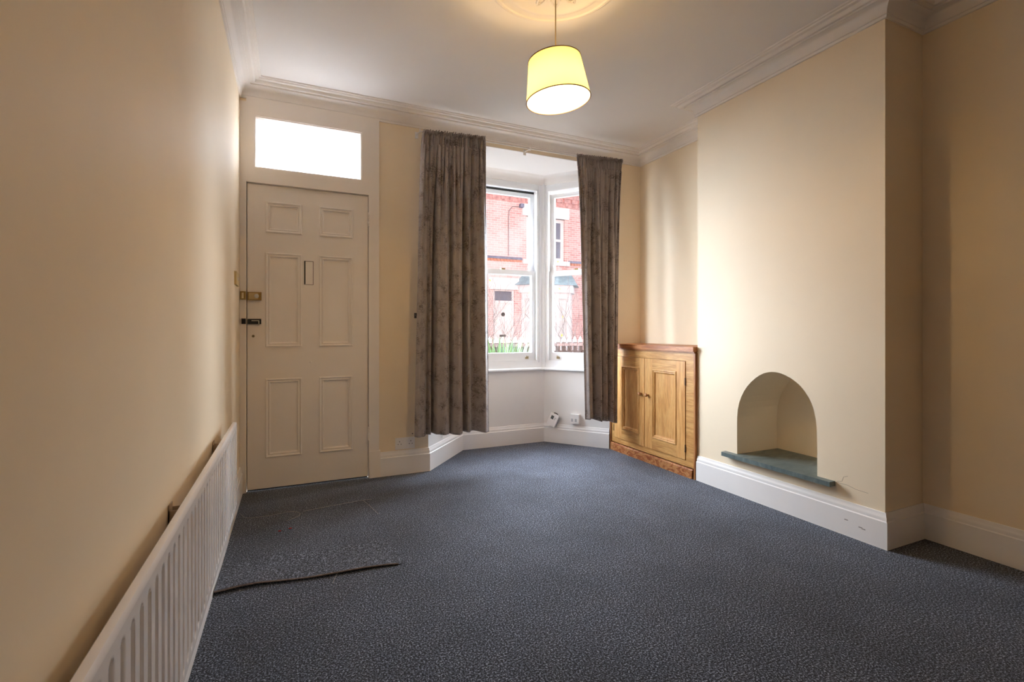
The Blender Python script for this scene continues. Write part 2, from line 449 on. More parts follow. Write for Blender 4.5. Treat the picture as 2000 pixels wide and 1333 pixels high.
ld = bpy.data.lights.new('lamp_light', 'POINT'); ld.energy = 9; ld.color = (1, .68, .34); ld.shadow_soft_size = .03
lo = bpy.data.objects.new('lamp_light', ld); C.objects.link(lo); 
lo.parent = lamp; lo.matrix_parent_inverse = Matrix.Identity(4); lo.matrix_basis = parent_world(lamp).inverted() @ Matrix.Translation(tilt @ Vector((0, 0, -.148)))

# ------------------------------------------------------------------ door with transom
FY = 3.662    # face of the door frame
bm = bmesh.new()
box(bm, XL+.001, -.266, FY, YF+.12, 0, 2.6)            # left jamb
box(bm, .521, DX1, FY, YF+.12, 0, 2.64)                # right jamb
box(bm, -.266, .521, FY, YF+.12, 2.068, 2.168)         # transom rail
box(bm, -.266, .521, FY, YF+.12, 2.515, 2.64)          # head
box(bm, -.266, -.220, FY, YF+.12, 2.168, 2.515); box(bm, .472, .521, FY, YF+.12, 2.168, 2.515)
fr = finish('trim_2', bm, M_gloss); struct(fr)
bm = bmesh.new(); box(bm, .527, .603, FY-.006, YF+.01, 0, .196)
struct(finish('trim_3', bm, M_gloss, bevel=.003))
struct(mk_box('trim_4', (XL+.001, -.282, FY-.004, YF, 0, .2), M_gloss, bevel=.002))
# near-black backing behind the leaf, painting shade into the door gaps
struct(mk_box('trim_5', (-.266, .521, YF+.055, YF+.12, -.12, 2.068), M_gap))
w1 = struct(empty('window_1', (.126, YF, 2.17)))
bm = bmesh.new()
for b in ((-.220, -.212, 2.168, 2.515), (.464, .472, 2.168, 2.515), (-.212, .464, 2.168, 2.176), (-.212, .464, 2.507, 2.515)):
    box(bm, b[0], b[1], FY+.006, FY+.04, b[2], b[3])
finish('window_frame', bm, M_gloss, w1, bevel=.002)
mk_box('pane', (-.212, .464, FY+.03, FY+.034, 2.176, 2.507), M_frost, w1)

d1 = struct(empty('door_1', (.128, 3.685, 0)))
dy0, dy1 = 3.683, 3.725
lx0, lx1, lz0, lz1 = -.262, .5175, .012, 2.063
cols = [(-.150, .070), (.188, .408)]; rows = [(.220, .748), (.970, 1.604), (1.747, 1.950)]
bm = bmesh.new()
xs = [lx0, cols[0][0], cols[0][1], cols[1][0], cols[1][1], lx1]
for x0, x1 in ((xs[0], xs[1]), (xs[2], xs[3]), (xs[4], xs[5])): box(bm, x0, x1, dy0, dy1, lz0, lz1)
zs = [lz0, rows[0][0], rows[0][1], rows[1][0], rows[1][1], rows[2][0], rows[2][1], lz1]
for x0, x1 in cols:
    for k in (0, 2, 4, 6): box(bm, x0, x1, dy0, dy1, zs[k], zs[k+1])
bmesh.ops.remove_doubles(bm, verts=bm.verts, dist=.00001)
finish('door_leaf', bm, M_gloss, d1)
def panel_mould(bm, M, x0, x1, z0, z1, prof):
    """prof: (inset, depth) ; y grows away from viewer"""
    rings = []
    for ins, dep in prof:
        rings.append([bm.verts.new(M @ Vector(p)) for p in ((x0+ins, dep, z0+ins), (x1-ins, dep, z0+ins), (x1-ins, dep, z1-ins), (x0+ins, dep, z1-ins))])
    for r, s in zip(rings[:-1], rings[1:]):
        for k in range(4): bm.faces.new([r[k], r[(k+1) % 4], s[(k+1) % 4], s[k]])
    bm.faces.new(rings[-1])
pm = [(-.004, 0.002), (-.004, -.004), (.002, -.008), (.007, -.006), (.009, -.001), (.014, .001), (.019, -.003), (.023, -.001), (.026, .010), (.030, .0115)]
for x0, x1 in cols:
    for z0, z1 in rows:
        bm = bmesh.new(); panel_mould(bm, Matrix.Translation((0, dy0, 0)), x0, x1, z0, z1, pm)
        finish('door_panel', bm, M_gloss, d1)
for z0, z1 in ((1.835, 1.94), (.278, .381)):
    bm = bmesh.new()
    for k in range(5):
        a = z0+(z1-z0)*k/5; tube(bm, [(.5195, FY-.004, a+.001), (.5195, FY-.004, a+(z1-z0)/5-.0015)], .0075, 12)
    finish('hinge', bm, M_gloss, d1, smooth=True)
# letter opening: slot frame and flap gap, their shade painted as dark colour
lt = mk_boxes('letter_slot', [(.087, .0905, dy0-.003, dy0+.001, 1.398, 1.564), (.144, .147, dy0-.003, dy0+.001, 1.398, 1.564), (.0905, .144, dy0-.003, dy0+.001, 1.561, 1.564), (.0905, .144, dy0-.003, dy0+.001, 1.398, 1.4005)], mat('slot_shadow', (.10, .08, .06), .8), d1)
mk_boxes('letter_flap', [(.096, .1425, dy0-.0025, dy0, 1.402, 1.556)], M_gloss, d1, bevel=.001)
mk_box('flap_gap', (.090, .0965, dy0-.001, dy0+.001, 1.402, 1.562), M_dark, d1)
# brass rim latch
rl = mk_box('rim_latch', (-.258, -.176, dy0-.028, dy0, 1.281, 1.335), M_brass, d1, bevel=.003)
tag(rl, 'brass rim latch')
mk_box('latch_cover', (-.25, -.195, dy0-.032, dy0-.028, 1.288, 1.328), mat('worn_brass', (.55, .42, .22), .3, metal=.9), rl, bevel=.001)
bm = bmesh.new(); lathe(bm, [(0, .012), (.008, .012), (.013, .009), (.014, 0)], Matrix.Translation((-.205, dy0-.032, 1.308)) @ Matrix.Rotation(PI/2, 4, 'X'), 24)
finish('latch_knob', bm, M_steel, rl, smooth=True)
bm = bmesh.new(); box(bm, -.300, -.268, FY-.022, FY, 1.283, 1.337); finish('latch_keep', bm, M_brass, d1, bevel=.003)
mk_box('keep_slot', (-.291, -.279, FY-.0235, FY-.022, 1.29, 1.328), mat('pale_brass', (.75, .68, .5), .3, metal=.8), bpy.data.objects['latch_keep'])
# black bolt
bm = bmesh.new(); box(bm, -.258, -.178, dy0-.018, dy0, 1.122, 1.156)
bt = finish('door_bolt', bm, M_black, d1, bevel=.006, seg=3); tag(bt, 'black slide bolt')
bm = bmesh.new(); box(bm, -.235, -.19, dy0-.021, dy0-.018, 1.142, 1.147); box(bm, -.194, -.189, dy0-.03, dy0-.018, 1.113, 1.145)
finish('bolt_lever', bm, M_steel, bt, bevel=.0015)
mk_box('bolt_keep', (-.293, -.268, FY-.014, FY, 1.122, 1.158), M_black, d1, bevel=.003)
for nm, x, z, r in (('keyhole', -.226, 1.041, .009), ('door_stud', .130, .858, .008)):
    bm = bmesh.new(); lathe(bm, [(0, .003), (r*.6, .004), (r, .001), (r, 0)], Matrix.Translation((x, dy0, z)) @ Matrix.Rotation(PI/2, 4, 'X'), 20)
    kk = finish(nm, bm, M_gloss if nm == 'door_stud' else mat('key_brass', (.35, .28, .17), .4, metal=.6), d1, smooth=True)
    if nm == 'keyhole': mk_box('key_slot', (x-.0015, x+.0015, dy0-.005, dy0-.0035, z-.005, z+.005), M_dark, kk)

# ------------------------------------------------------------------ bay windows (sliding sashes)
def make_window(name, P, Q, post):
    P, Q = Vector(P), Vector(Q); d = (Q-P); Ln = d.length; d.normalize()
    ang = math.atan2(d.y, d.x)
    M = Matrix.Translation((P.x, P.y, 0)) @ Matrix.Rotation(ang, 4, 'Z')    # local y = outward (left of P->Q)
    w = struct(empty(name, (M @ Vector((Ln/2, 0, .7)))))
    j = post; z0, z1 = .70, 2.50; o0, o1 = .79, 2.432
    bm = bmesh.new()
    box(bm, 0.0, j, 0, .15, z0, z1, M); box(bm, Ln-j, Ln, 0, .15, z0, z1, M)
    box(bm, j, Ln-j, 0, .15, o1, z1, M); box(bm, j, Ln-j, 0, .15, z0, o0, M)
    # staff beads
    box(bm, j-.012, j+.006, -.012, .012, o0, o1+.006, M); box(bm, Ln-j-.006, Ln-j+.012, -.012, .012, o0, o1+.006, M); box(bm, j-.012, Ln-j+.012, -.012, .012, o1-.006, o1+.012, M)
    box(bm, j-.03, j-.022, -.006, .002, o0-.02, z1-.02, M); box(bm, Ln-j+.022, Ln-j+.03, -.006, .002, o0-.02, z1-.02, M)
    finish('window_frame', bm, M_win, w, bevel=.002)
    s = .042 if Ln > .7 else .036
    a, b = j+.001, Ln-j-.001
    ls = [(a, a+s, .020, .056, o0+.001, 1.655), (b-s, b, .020, .056, o0+.001, 1.655), (a+s, b-s, .020, .056, o0+.001, .866), (a+s, b-s, .020, .056, 1.612, 1.655)]
    lo = mk_boxes('lower_sash', ls, M_win, w, bevel=.003, M=M)
    mk_box('pane', (a+s, b-s, .036, .040, .866, 1.612), M_glass, lo, M=M)
    us = [(a, a+s, .062, .098, 1.612, o1-.02), (b-s, b, .062, .098, 1.612, o1-.02), (a+s, b-s, .062, .098, 1.612, 1.655), (a+s, b-s, .062, .098, 2.376, o1-.02)]
    up = mk_boxes('upper_sash', us, M_win, w, bevel=.003, M=M)
    mk_box('pane', (a+s, b-s, .078, .082, 1.655, 2.376), M_glass, up, M=M)
    if Ln > .7: mk_box('sash_gap_shade', (a, b, .058, .10, o1-.02, o1), M_dark, w, M=M)  # dark strip above the sash: shade of the open gap painted in
    for x, sg in ((a+s, 1), (b-s, -1)):
        bm = bmesh.new()
        pts = [(x-.004*sg, 1.655), (x+.016*sg, 1.655), (x+.010*sg, 1.675), (x+.004*sg, 1.70), (x-.004*sg, 1.715)]
        prism(bm, [(p[0], p[1]) for p in pts], .0, .03, M @ Matrix.Translation((0, .056, 0)) @ Matrix.Rotation(PI/2, 4, 'X') @ Matrix.Translation((0, 0, -.012)))
        finish('sash_horn', bm, M_win, up)
    # brass lifts on bottom rail
    for x in ([b-s-.055] if Ln > .7 else [a+s+.06]) + ([a+s+.055] if Ln > .7 else []):
        bm = bmesh.new()
        box(bm, x-.016, x+.016, .014, .0205, .805, .822, M); box(bm, x-.010, x+.010, .000, .0145, .807, .813, M)
        tube(bm, [M @ Vector((x-.006, .008, .814)), M @ Vector((x-.006, .006, .836))], .004, 8); tube(bm, [M @ Vector((x+.008, .008, .814)), M @ Vector((x+.008, .006, .832))], .004, 8)
        finish('sash_lift', bm, mat('lift_brass', (.45, .36, .2), .4, metal=.7), lo, bevel=0)
    bm = bmesh.new(); box(bm, (a+b)/2-.02, (a+b)/2+.02, .022, .055, 1.655, 1.668, M); finish('sash_fastener', bm, M_brass, lo, bevel=.003)
    return w
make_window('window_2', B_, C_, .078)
make_window('window_3', C_, D, .046)
make_window('window_4', A, B_, .046)
# mullion posts at the bay corners
for n, P in ((8, C_), (9, B_)):
    bm = bmesh.new(); lathe(bm, [(0, .70), (.030, .70), (.030, 2.50), (0, 2.50)], Matrix.Translation((P[0], P[1]+.012, 0)), 24)
    lathe(bm, [(0, .70), (.16, .70), (.16, 2.50), (0, 2.50)], Matrix.Translation((P[0]+(.04 if n == 8 else -.04), P[1]+.17, 0)) @ Matrix.Diagonal((.55, .75, 1, 1)), 8)
    struct(finish('trim_%d' % n, bm, M_win, smooth=True))
# window board
board = [(-.02, .70), (.030, .70), (.036, .704), (.038, .711), (.036, .718), (.030, .722), (-.02, .722)]
board = [(0, .694), (.028, .694), (.036, .699), (.038, .707), (.036, .715), (.030, .720), (0, .720)]
bm = bmesh.new(); sweep(bm, bayp, board); struct(finish('trim_6', bm, M_win, smooth=True))
bm = bmesh.new(); box(bm, B_[0], C_[0], 4.188, 4.20, .72, .775)

bm.free()

# ------------------------------------------------------------------ curtain rail + curtains
RYL = 3.565
rail = thing('curtain_rail', (1.8, RYL, 2.57), 'thin white rod the grey curtains hang from above the bay', 'curtain rail')
bm = bmesh.new(); tube(bm, [(.885, RYL, 2.560), (1.3, RYL, 2.566), (1.8, RYL, 2.568), (2.3, RYL, 2.572), (2.715, RYL, 2.582)], .0055, 10); finish('rod', bm, M_plastic, rail, smooth=True)
for x, z in ((.875, 2.56), (1.79, 2.568), (2.71, 2.582)):
    bm = bmesh.new(); tube(bm, [(x, YF, z+.01), (x, YF-.03, z+.008), (x, RYL, z-.002)], .004, 8)
    box(bm, x-.012, x+.012, YF-.004, YF, z-.018, z+.03); box(bm, x-.004, x+.004, RYL-.009, RYL+.009, z-.012, z+.012)
    finish('rail_bracket', bm, M_plastic, rail)

def curtain(name, tl, tr, bl, br, zt, zb, seed, label, folds, ymid=.0):
    """tl,tr: x at top; bl,br: x at bottom; zt=(left,right), zb=(left,right)"""
    rnd = random.Random(seed); NU, NV = 260, 150
    root = thing(name, ((tl+tr)/2, RYL, 1.4), label, 'curtain', None)
    def coarse(u):   # list of (centre, width, depth)
        s = 0
        for c, w, a in folds: s += a*math.exp(-((u-c)/w)**2)
        return s
    ph = [rnd.uniform(0, 6.28) for _ in range(6)]
    def pos(u, v):
        s = min(1, max(0, (v-.03)/.55)); s = s*s*(3-2*s)
        w_ = v**.6; x = (tl+(tr-tl)*u)*(1-w_)+(bl+(br-bl)*u)*w_
        # edge bow
        fine = .010*math.sin(2*PI*17*u+ph[0]+.8*math.sin(9*u+ph[1]))+.005*math.sin(2*PI*29*u+ph[2])
        mid = .017*math.sin(2*PI*8.5*u+ph[3]+1.2*math.sin(5*u+ph[4])+.6*v)
        big = coarse(u + .012*math.sin(3*v+ph[5]))
        y = fine*(1-s)*(1-.5*min(1, v*3)) + mid*(min(1, v*5))*(1-.7*s) + big*(.25+.75*s)*min(1, v*4)
        # gathered heading tape
        if v < .035: y = .007*math.sin(2*PI*30*u+ph[0])+.003*math.sin(2*PI*53*u)
        x += .25*(.012*math.cos(2*PI*17*u+ph[0]))*(1-s)
        z = (zt[0]+(zt[1]-zt[0])*u)*(1-v)+(zb[0]+(zb[1]-zb[0])*u)*v
        z += .004*math.sin(2*PI*30*u+ph[2])*(1-v)**20 + .006*math.sin(2*PI*2.2*u+ph[1])*v**8
        return Vector((x, RYL-.012 + ymid*v + y, z))
    bm = bmesh.new(); g = []
    for i in range(NU+1):
        g.append([bm.verts.new(pos(i/NU, j/NV)) for j in range(NV+1)])
    for i in range(NU):
        for j in range(NV): bm.faces.new([g[i][j], g[i+1][j], g[i+1][j+1], g[i][j+1]])
    o = finish('drape', bm, M_velvet, root, smooth=True)
    for p in o.data.polygons: p.use_smooth = True
    md = o.modifiers.new('thick', 'SOLIDIFY'); md.thickness = .003; md.offset = 0
    # heading tape: gathered ruffle above the rod
    bm = bmesh.new(); g = []
    for i in range(NU+1):
        u = i/NU; z = zt[0]+(zt[1]-zt[0])*u; x = tl+(tr-tl)*u
        yy = .009*math.sin(2*PI*31*u+ph[0])+.004*math.sin(2*PI*53*u)
        g.append([bm.verts.new((x, RYL-.014+yy*(1+.5*t), z-.004+.026*t+.004*math.sin(2*PI*23*u+ph[3])*t)) for t in (0, .5, 1)] )
    for i in range(NU):
        for j in range(2): bm.faces.new([g[i][j], g[i+1][j], g[i+1][j+1], g[i][j+1]])
    o = finish('gathered_heading', bm, M_velvet, root, smooth=True)
    md = o.modifiers.new('thick', 'SOLIDIFY'); md.thickness = .004; md.offset = 0
    return root
curtain('curtain', .893, 1.392, .828, 1.418, (2.545, 2.575), (.300, .288), 3,
        'wide taupe crushed velvet curtain hanging left of the bay window, beside the white door', [(.05, .05, -.03), (.17, .03, .05), (.245, .02, .085), (.36, .075, -.05), (.47, .022, .045), (.56, .06, -.035), (.665, .022, .06), (.72, .03, -.02), (.80, .05, .045), (.92, .06, -.035)])
curtain('curtain', 2.226, 2.705, 2.262, 2.605, (2.565, 2.585), (.335, .270), 5,
        'narrower taupe crushed velvet curtain hanging right of the bay window, beside the pine cupboard', [(.10, .08, -.04), (.33, .025, .07), (.44, .06, -.045), (.55, .02, .05), (.63, .05, -.03), (.73, .022, .055), (.83, .05, -.035), (.93, .02, .05)], ymid=-.06)

# ------------------------------------------------------------------ radiator
rad = thing('radiator', (-.255, 1.6, 0), 'long low white ribbed panel radiator along the left wall', 'radiator')
ry0, ry1, rz0, rz1 = .45, 2.752, .200, .628
xf = -.240
bm = bmesh.new()
ys = []; pitch = .0535; ny = int((ry1-ry0)/.0038); nz = 52
zsamp = []
for k in range(nz+1):
    t = k/nz
    zsamp.append(rz0+.006+(rz1-rz0-.020)*t)
zsamp = sorted(set([round(z, 5) for z in zsamp] + [round(rz0+.03+.003*i, 5) for i in range(8)] + [round(rz1-.055+.003*i, 5) for i in range(9)]))
slot_w, sz0, sz1 = .0125, rz0+.042, rz1-.048
def dep(y, z):
    c = ry1-.035-round((ry1-.035-y)/pitch)*pitch
    if c < ry0+.02 or c > ry1-.03: return 0
    zz = min(max(z, sz0), sz1); dd = math.hypot(y-c, (z-zz)*.8)
    e = (slot_w-dd)/.005
    e = max(0, min(1, e)); return -.008*e*e*(3-2*e)
g = []
for i in range(ny+1):
    y = ry0+.004+(ry1-ry0-.008)*i/ny
    g.append([bm.verts.new((xf+dep(y, z), y, z)) for z in zsamp])
for i in range(ny):
    for k in range(len(zsamp)-1): bm.faces.new([g[i][k], g[i+1][k], g[i+1][k+1], g[i][k+1]])
# rim: rolled top and the body behind
edge_top = [(xf, zsamp[-1]), (xf-.001, rz1-.006), (xf-.004, rz1-.001), (xf-.009, rz1), (xf-.018, rz1-.001), (xf-.022, rz1-.006), (xf-.023, rz1-.02), (xf-.023, rz0+.01), (xf-.02, rz0+.002), (xf-.012, rz0), (xf-.004, rz0), (xf-.001, rz0+.002), (xf, zsamp[0])]
def ringat(y): return [bm.verts.new((x, y, z)) for x, z in edge_top]
r0, r1 = ringat(ry0+.004), ringat(ry1-.004)
for j in range(len(edge_top)-1): bm.faces.new([r0[j], r0[j+1], r1[j+1], r1[j]])
for y, r in ((ry0, r0), (ry1, r1)):
    e = [bm.verts.new((xf-.012+(v.co.x-xf+.012)*.7, y, v.co.z+(.004 if v.co.z < .4 else -.004))) for v in r]
    for j in range(len(r)-1): bm.faces.new([r[j], r[j+1], e[j+1], e[j]])
    bm.faces.new([r[-1], r[0], e[0], e[-1]]); bm.faces.new(e)
finish('panel', bm, M_rad, rad, smooth=True)
for y in (1.62, 2.45):
    mk_boxes('bracket', [(XL+.0012, XL+.004, y-.02, y+.02, .25, .60), (XL+.0012, xf-.022, y-.02, y-.017, .30, .585), (XL+.0012, xf-.022, y+.017, y+.02, .30, .585)], M_bracket, rad)
bm = bmesh.new(); tube(bm, [(xf-.012, ry0+.06, rz0+.01), (xf-.012, ry0+.06, .12), (xf-.012, ry0+.06, 0)], .0075, 12); finish('pipe', bm, M_rad, rad, smooth=True)

# ------------------------------------------------------------------ pine cupboard in the alcove
cb = thing('alcove_cupboard', (2.83, 3.15, 0), 'two door pine cupboard built into the alcove between window and chimney breast', 'cupboard')
fx = 2.662
Mc = Matrix(((0, 1, 0, fx), (-1, 0, 0, 0), (0, 0, 1, 0), (0, 0, 0, 1)))     # local x = -Y , local y = +X(depth)
def cbx(y0, y1, x0, x1, z0, z1): return (x0, x1, y0, y1, z0, z1)
mk_boxes('face_frame', [cbx(2.655, 2.742, fx, fx+.022, .075, .915), cbx(3.612, 3.662, fx, fx+.022, .075, .915), cbx(2.742, 3.612, fx, fx+.022, .075, .118), cbx(2.742, 3.612, fx, fx+.022, .853, .915)], M_pineh, cb, bevel=.0015)
mk_boxes('carcass', [cbx(2.646, 2.660, fx+.022, XA-.004, .0, .915), cbx(3.65, 3.664, fx+.022, XA-.004, .0, .915), cbx(2.66, 3.65, fx+.12, fx+.13, .1, .9)], M_redpinev, cb)
bm = bmesh.new(); box(bm, fx-.026, XA-.004, 2.643, 3.668, .924, .960)
finish('cupboard_top', bm, M_redpine, cb, bevel=.009, seg=3)
mk_box('top_moulding', (fx-.010, fx+.02, 2.650, 3.664, .912, .924), M_redpine, cb, bevel=.003)
mk_box('edge_bead', (fx-.008, fx+.022, 2.6425, 2.656, 0, .912), M_redpinev, cb, bevel=.003)
mk_box('edge_bead', (fx-.010, fx+.022, 3.652, 3.666, 0, .912), M_redpinev, cb, bevel=.003)
bm = bmesh.new(); box(bm, fx-.016, fx, 2.668, 3.65, 0, .070)
es = [e for e in bm.edges if all(v.co.x < fx-.01 and v.co.z > .06 for v in e.verts)]
bmesh.ops.bevel(bm, geom=es, offset=.010, segments=3, affect='EDGES')
finish('plinth', bm, M_plinth, cb)
pmc = [(-.002, .001), (.000, -.004), (.006, -.006), (.011, -.004), (.013, .001), (.019, .000), (.024, .003), (.027, .010), (.034, .012)]
for (y0, y1, p0, p1, ky, hy) in ((2.744, 3.193, 2.833, 3.102, 3.150, 2.742), (3.199, 3.610, 3.262, 3.500, 3.236, 3.611)):
    dz0, dz1, pz0, pz1 = .121, .850, .212, .767
    f = fx-.006
    bm = bmesh.new()
    box(bm, f, f+.02, y0, p0, dz0, dz1); box(bm, f, f+.02, p1, y1, dz0, dz1)
    dr = finish('door', bm, M_pine, cb, bevel=.0012)
    mk_box('door_rail', (f, f+.02, p0, p1, dz0, pz0), M_pineh, dr, bevel=.0008); mk_box('door_rail', (f, f+.02, p0, p1, pz1, dz1), M_pineh, dr, bevel=.0008)
    bm = bmesh.new()
    Mm = Matrix.Translation((f, 0, 0)) @ Matrix.Rotation(-PI/2, 4, 'Z')     # local x -> -Y ; local y -> +X
    panel_mould(bm, Mm, -p1, -p0, pz0, pz1, pmc); finish('door_panel', bm, M_pine, dr)
    bm = bmesh.new(); lathe(bm, [(0, .034), (.007, .034), (.013, .031), (.0155, .025), (.014, .018), (.008, .012), (.0075, .004), (.010, 0)], Matrix.Translation((f, ky, .552)) @ Matrix.Rotation(-PI/2, 4, 'Y'), 24)
    finish('knob', bm, mat('turned_pine', (.42, .19, .07), .35), dr, smooth=True)
    for z in (.205, .70):
        mk_box('hinge', (f-.002, f+.004, hy-.003, hy+.003, z-.028, z+.028), mat('old_iron', (.06, .035, .025), .5, metal=.5), dr)

# ------------------------------------------------------------------ slate ledge in the niche
bm = bmesh.new()
prism(bm, [(2.628, 1.665), (2.628, 2.385), (XC-.002, 2.392), (XC-.002, 2.294), (NB-.002, 2.294), (NB-.002, 1.768), (XC-.002, 1.768), (XC-.002, 1.665)][::-1], .240, .266)
sl = finish('slate_ledge', bm, M_slate, bevel=.0015)
tag(sl, 'grey green slate slab on the floor of the arched niche, jutting from the wall', 'ledge')

bm = bmesh.new()
for pts in ([(1.655, .268), (1.63, .275), (1.622, .30), (1.60, .31)], [(1.66, .262), (1.60, .262), (1.56, .252), (1.50, .250)]):
    tube(bm, [(XC, y, z) for y, z in pts], .0008, 4)
finish('wall_crack', bm, mat('crack_brown', (.22, .15, .09), .9), bpy.data.objects['wall_chimney'])
bm = bmesh.new()
for y, z in ((1.53, .07), (1.515, .066), (1.60, .085)):
    box(bm, XC-.0196, XC-.0188, y-.012, y+.006, z-.003, z+.002, None)
finish('scuff', bm, mat('scuff_grey', (.30, .28, .27), .8), bpy.data.objects['baseboard_right'])
# ------------------------------------------------------------------ sockets and small wall things
def double_socket():
    s = thing('double_socket', (.787, YF, .23), 'white double power socket on the wall above the skirting, left of the curtain', 'socket')
    z0, z1, x0, x1 = .186, .272, .714, .860
    pl = mk_box('plate', (x0, x1, YF-.009, YF, z0, z1), M_plastic, s, bevel=.002)
    for x in (.774, .800): mk_box('rocker', (x-.007, x+.007, YF-.012, YF-.008, .235, .256), M_plastic, s, bevel=.0015)
    for cx in (.745, .829):
        mk_boxes('pin_holes', [(cx-.002, cx+.002, YF-.0096, YF-.0088, .240, .249), (cx-.014, cx-.008, YF-.0096, YF-.0088, .222, .2265), (cx+.008, cx+.014, YF-.0096, YF-.0088, .222, .2265)], M_dark, s)
    return s
double_socket()
s = thing('light_switch', (XL, 3.40, 1.39), 'yellowed square light switch on the left wall near the door frame', 'switch')
mk_box('plate', (XL, XL+.012, 3.33, 3.50, 1.355, 1.435), M_switch, s, bevel=.002)
mk_box('rocker', (XL+.012, XL+.016, 3.40, 3.42, 1.385, 1.405), M_plastic, s, bevel=.001)
# cable cover, hook
hk = mk_boxes('tieback_hook', [(.857, .875, YF-.004, YF, 1.172, 1.212), (.862, .870, YF-.03, YF-.004, 1.19, 1.197), (.862, .870, YF-.034, YF-.03, 1.19, 1.21)], mat('hook_grey', (.12, .11, .11), .4, metal=.6), bevel=.001)
tag(hk, 'small dark metal tieback hook on the wall at the left curtain edge', 'hook')
ca = mk_box('wall_plug', (.840, .848, YF-.004, YF, .292, .299), mat('plug_brown', (.12, .08, .05), .7), bevel=.001)
tag(ca, 'tiny brown plug in the wall just above the double socket', 'wall plug')

# units on the right cant of the bay: local frame along C->D
Cv, Dv = Vector(C_), Vector(D); dd = (Dv-Cv).normalized(); angc = math.atan2(dd.y, dd.x)
McD = Matrix.Translation((C_[0], C_[1], 0)) @ Matrix.Rotation(angc, 4, 'Z')   # local -y points into the room
th = thing('thermostat', McD @ Vector((.12, -.02, .2)), 'white thermostat unit leaning crooked on the skirting under the bay window', 'thermostat')
Mt = McD @ Matrix.Translation((.112, -.038, .222)) @ Matrix.Rotation(math.radians(-9), 4, 'X') @ Matrix.Rotation(math.radians(22), 4, 'Y')
mk_box('case', (-.044, .044, -.012, .012, -.058, .058), M_plastic, th, bevel=.003, M=Mt)
mk_box('screen', (-.026, .002, -.0135, -.0115, .004, .038), mat('lcd_grey', (.10, .11, .10), .2), th, M=Mt)
mk_boxes('buttons', [(.012, .020, -.0135, -.0115, .006, .014), (.012, .020, -.0135, -.0115, .020, .028), (.024, .030, -.0135, -.0115, .020, .026)], mat('button_grey', (.35, .35, .36), .4), th, M=Mt)
mk_boxes('back_plate', [(-.038, .048, .012, .024, -.05, .045)], mat('back_grey', (.32, .32, .32), .5), th, M=Mt)
bm = bmesh.new(); tube(bm, [Mt @ Vector((-.02, .015, .055)), Mt @ Vector((-.018, .012, .066)), Mt @ Vector((-.005, .02, .066)), McD @ Vector((.15, -.003, .27))], .004, 8)
finish('wire', bm, M_dark, th, smooth=True)
so = thing('outlet_box', McD @ Vector((.33, -.02, .23)), 'white twin outlet box on the bay wall below the right curtain', 'socket')
mk_box('case', (.285, .372, -.042, 0, .205, .290), M_plastic, so, bevel=.004, M=McD)
mk_boxes('outlets', [(.298, .316, -.0435, -.0418, .222, .25), (.334, .352, -.0435, -.0418, .222, .25)], mat('outlet_grey', (.42, .42, .44), .4), so, M=McD)
# loose white cable on the left cant
Av, Bv = Vector(A), Vector(B_); da = (Bv-Av).normalized(); McA = Matrix.Translation((A[0], A[1], 0)) @ Matrix.Rotation(math.atan2(da.y, da.x), 4, 'Z')
bm = bmesh.new(); tube(bm, [McA @ Vector(p) for p in ((.20, -.004, .33), (.205, -.006, .27), (.215, -.008, .235), (.235, -.01, .205), (.25, -.008, .215), (.255, -.006, .26), (.30, -.004, .33))], .0035, 8)
cw = finish('cable', bm, M_plastic, smooth=True); tag(cw, 'loose white cable hanging on the bay wall below the left curtain', 'cable')

# ------------------------------------------------------------------ carpet flap and threads
bm = bmesh.new()
fl = thing('carpet_flap', (.1, 2.35, 0), 'raised cut edge of carpet running out from beneath the radiator', 'carpet')
NX, NYY = 60, 24; g = []
def edge_y(u): return 2.325-.075*u+.006*math.sin(9*u)+.018*math.exp(-((u)/.12)**2)*-1
def hgt(u, v): return (.017*(1-.45*u)+.003*math.sin(11*u))*(1-v)**1.5*(1 if u < .93 else max(0, (1-u)/.07))
for i in range(NX+1):
    u = i/NX; x = -.283+.76*u
    g.append([bm.verts.new((x, edge_y(u)+.30*v, .001+hgt(u, v))) for v in [k/NYY for k in range(NYY+1)]])
for i in range(NX):
    for k in range(NYY): bm.faces.new([g[i][k], g[i+1][k], g[i+1][k+1], g[i][k+1]])
for f in list(bm.faces):
    f.normal_update()
po = finish('pile', bm, M_carpet, fl, smooth=True)
if po.data.polygons[0].normal.z < 0: po.data.flip_normals()
bm = bmesh.new(); pts = [(-.283+.755*u, edge_y(u)-.002, .004+hgt(u, 0)*.55) for u in [i/40 for i in range(40)]]
tube(bm, pts, .0036, 8); finish('backing_edge', bm, M_backing, fl, smooth=True)
mk_box('carpet_gap', (XL+.019, XL+.032, 2.25, 3.0, .0005, .0015), M_dark, fl) if False else None
def thread(pts, label, g=None):
    pts = chaikin3(pts); bm = bmesh.new(); tube(bm, [(x, y, .0012+z) for x, y, z in pts], .0008, 5)
    o = finish('loose_thread', bm, M_thread, smooth=True); tag(o, label, 'thread', 'pale threads on the carpet'); return o
def chaikin3(p, n=3):
    for _ in range(n):
        q = [p[0]]
        for a, b in zip(p[:-1], p[1:]):
            q += [tuple(a[i]*.75+b[i]*.25 for i in range(3)), tuple(a[i]*.25+b[i]*.75 for i in range(3))]
        q.append(p[-1]); p = q
    return p
thread([(-.27, 3.26, .004), (-.235, 3.17, .001), (-.18, 3.155, .002), (-.08, 3.16, .001), (.0, 3.18, .002), (.05, 3.14, .002), (.055, 3.08, .002), (-.02, 3.03, .001)], 'pale hooked thread on the carpet in front of the door, near the radiator end')
thread([(.07, 3.15, .001), (.2, 3.17, .002), (.33, 3.19, .001), (.42, 3.2, .002), (.47, 3.19, .001)], 'straight pale thread on the carpet in front of the door hinge side')
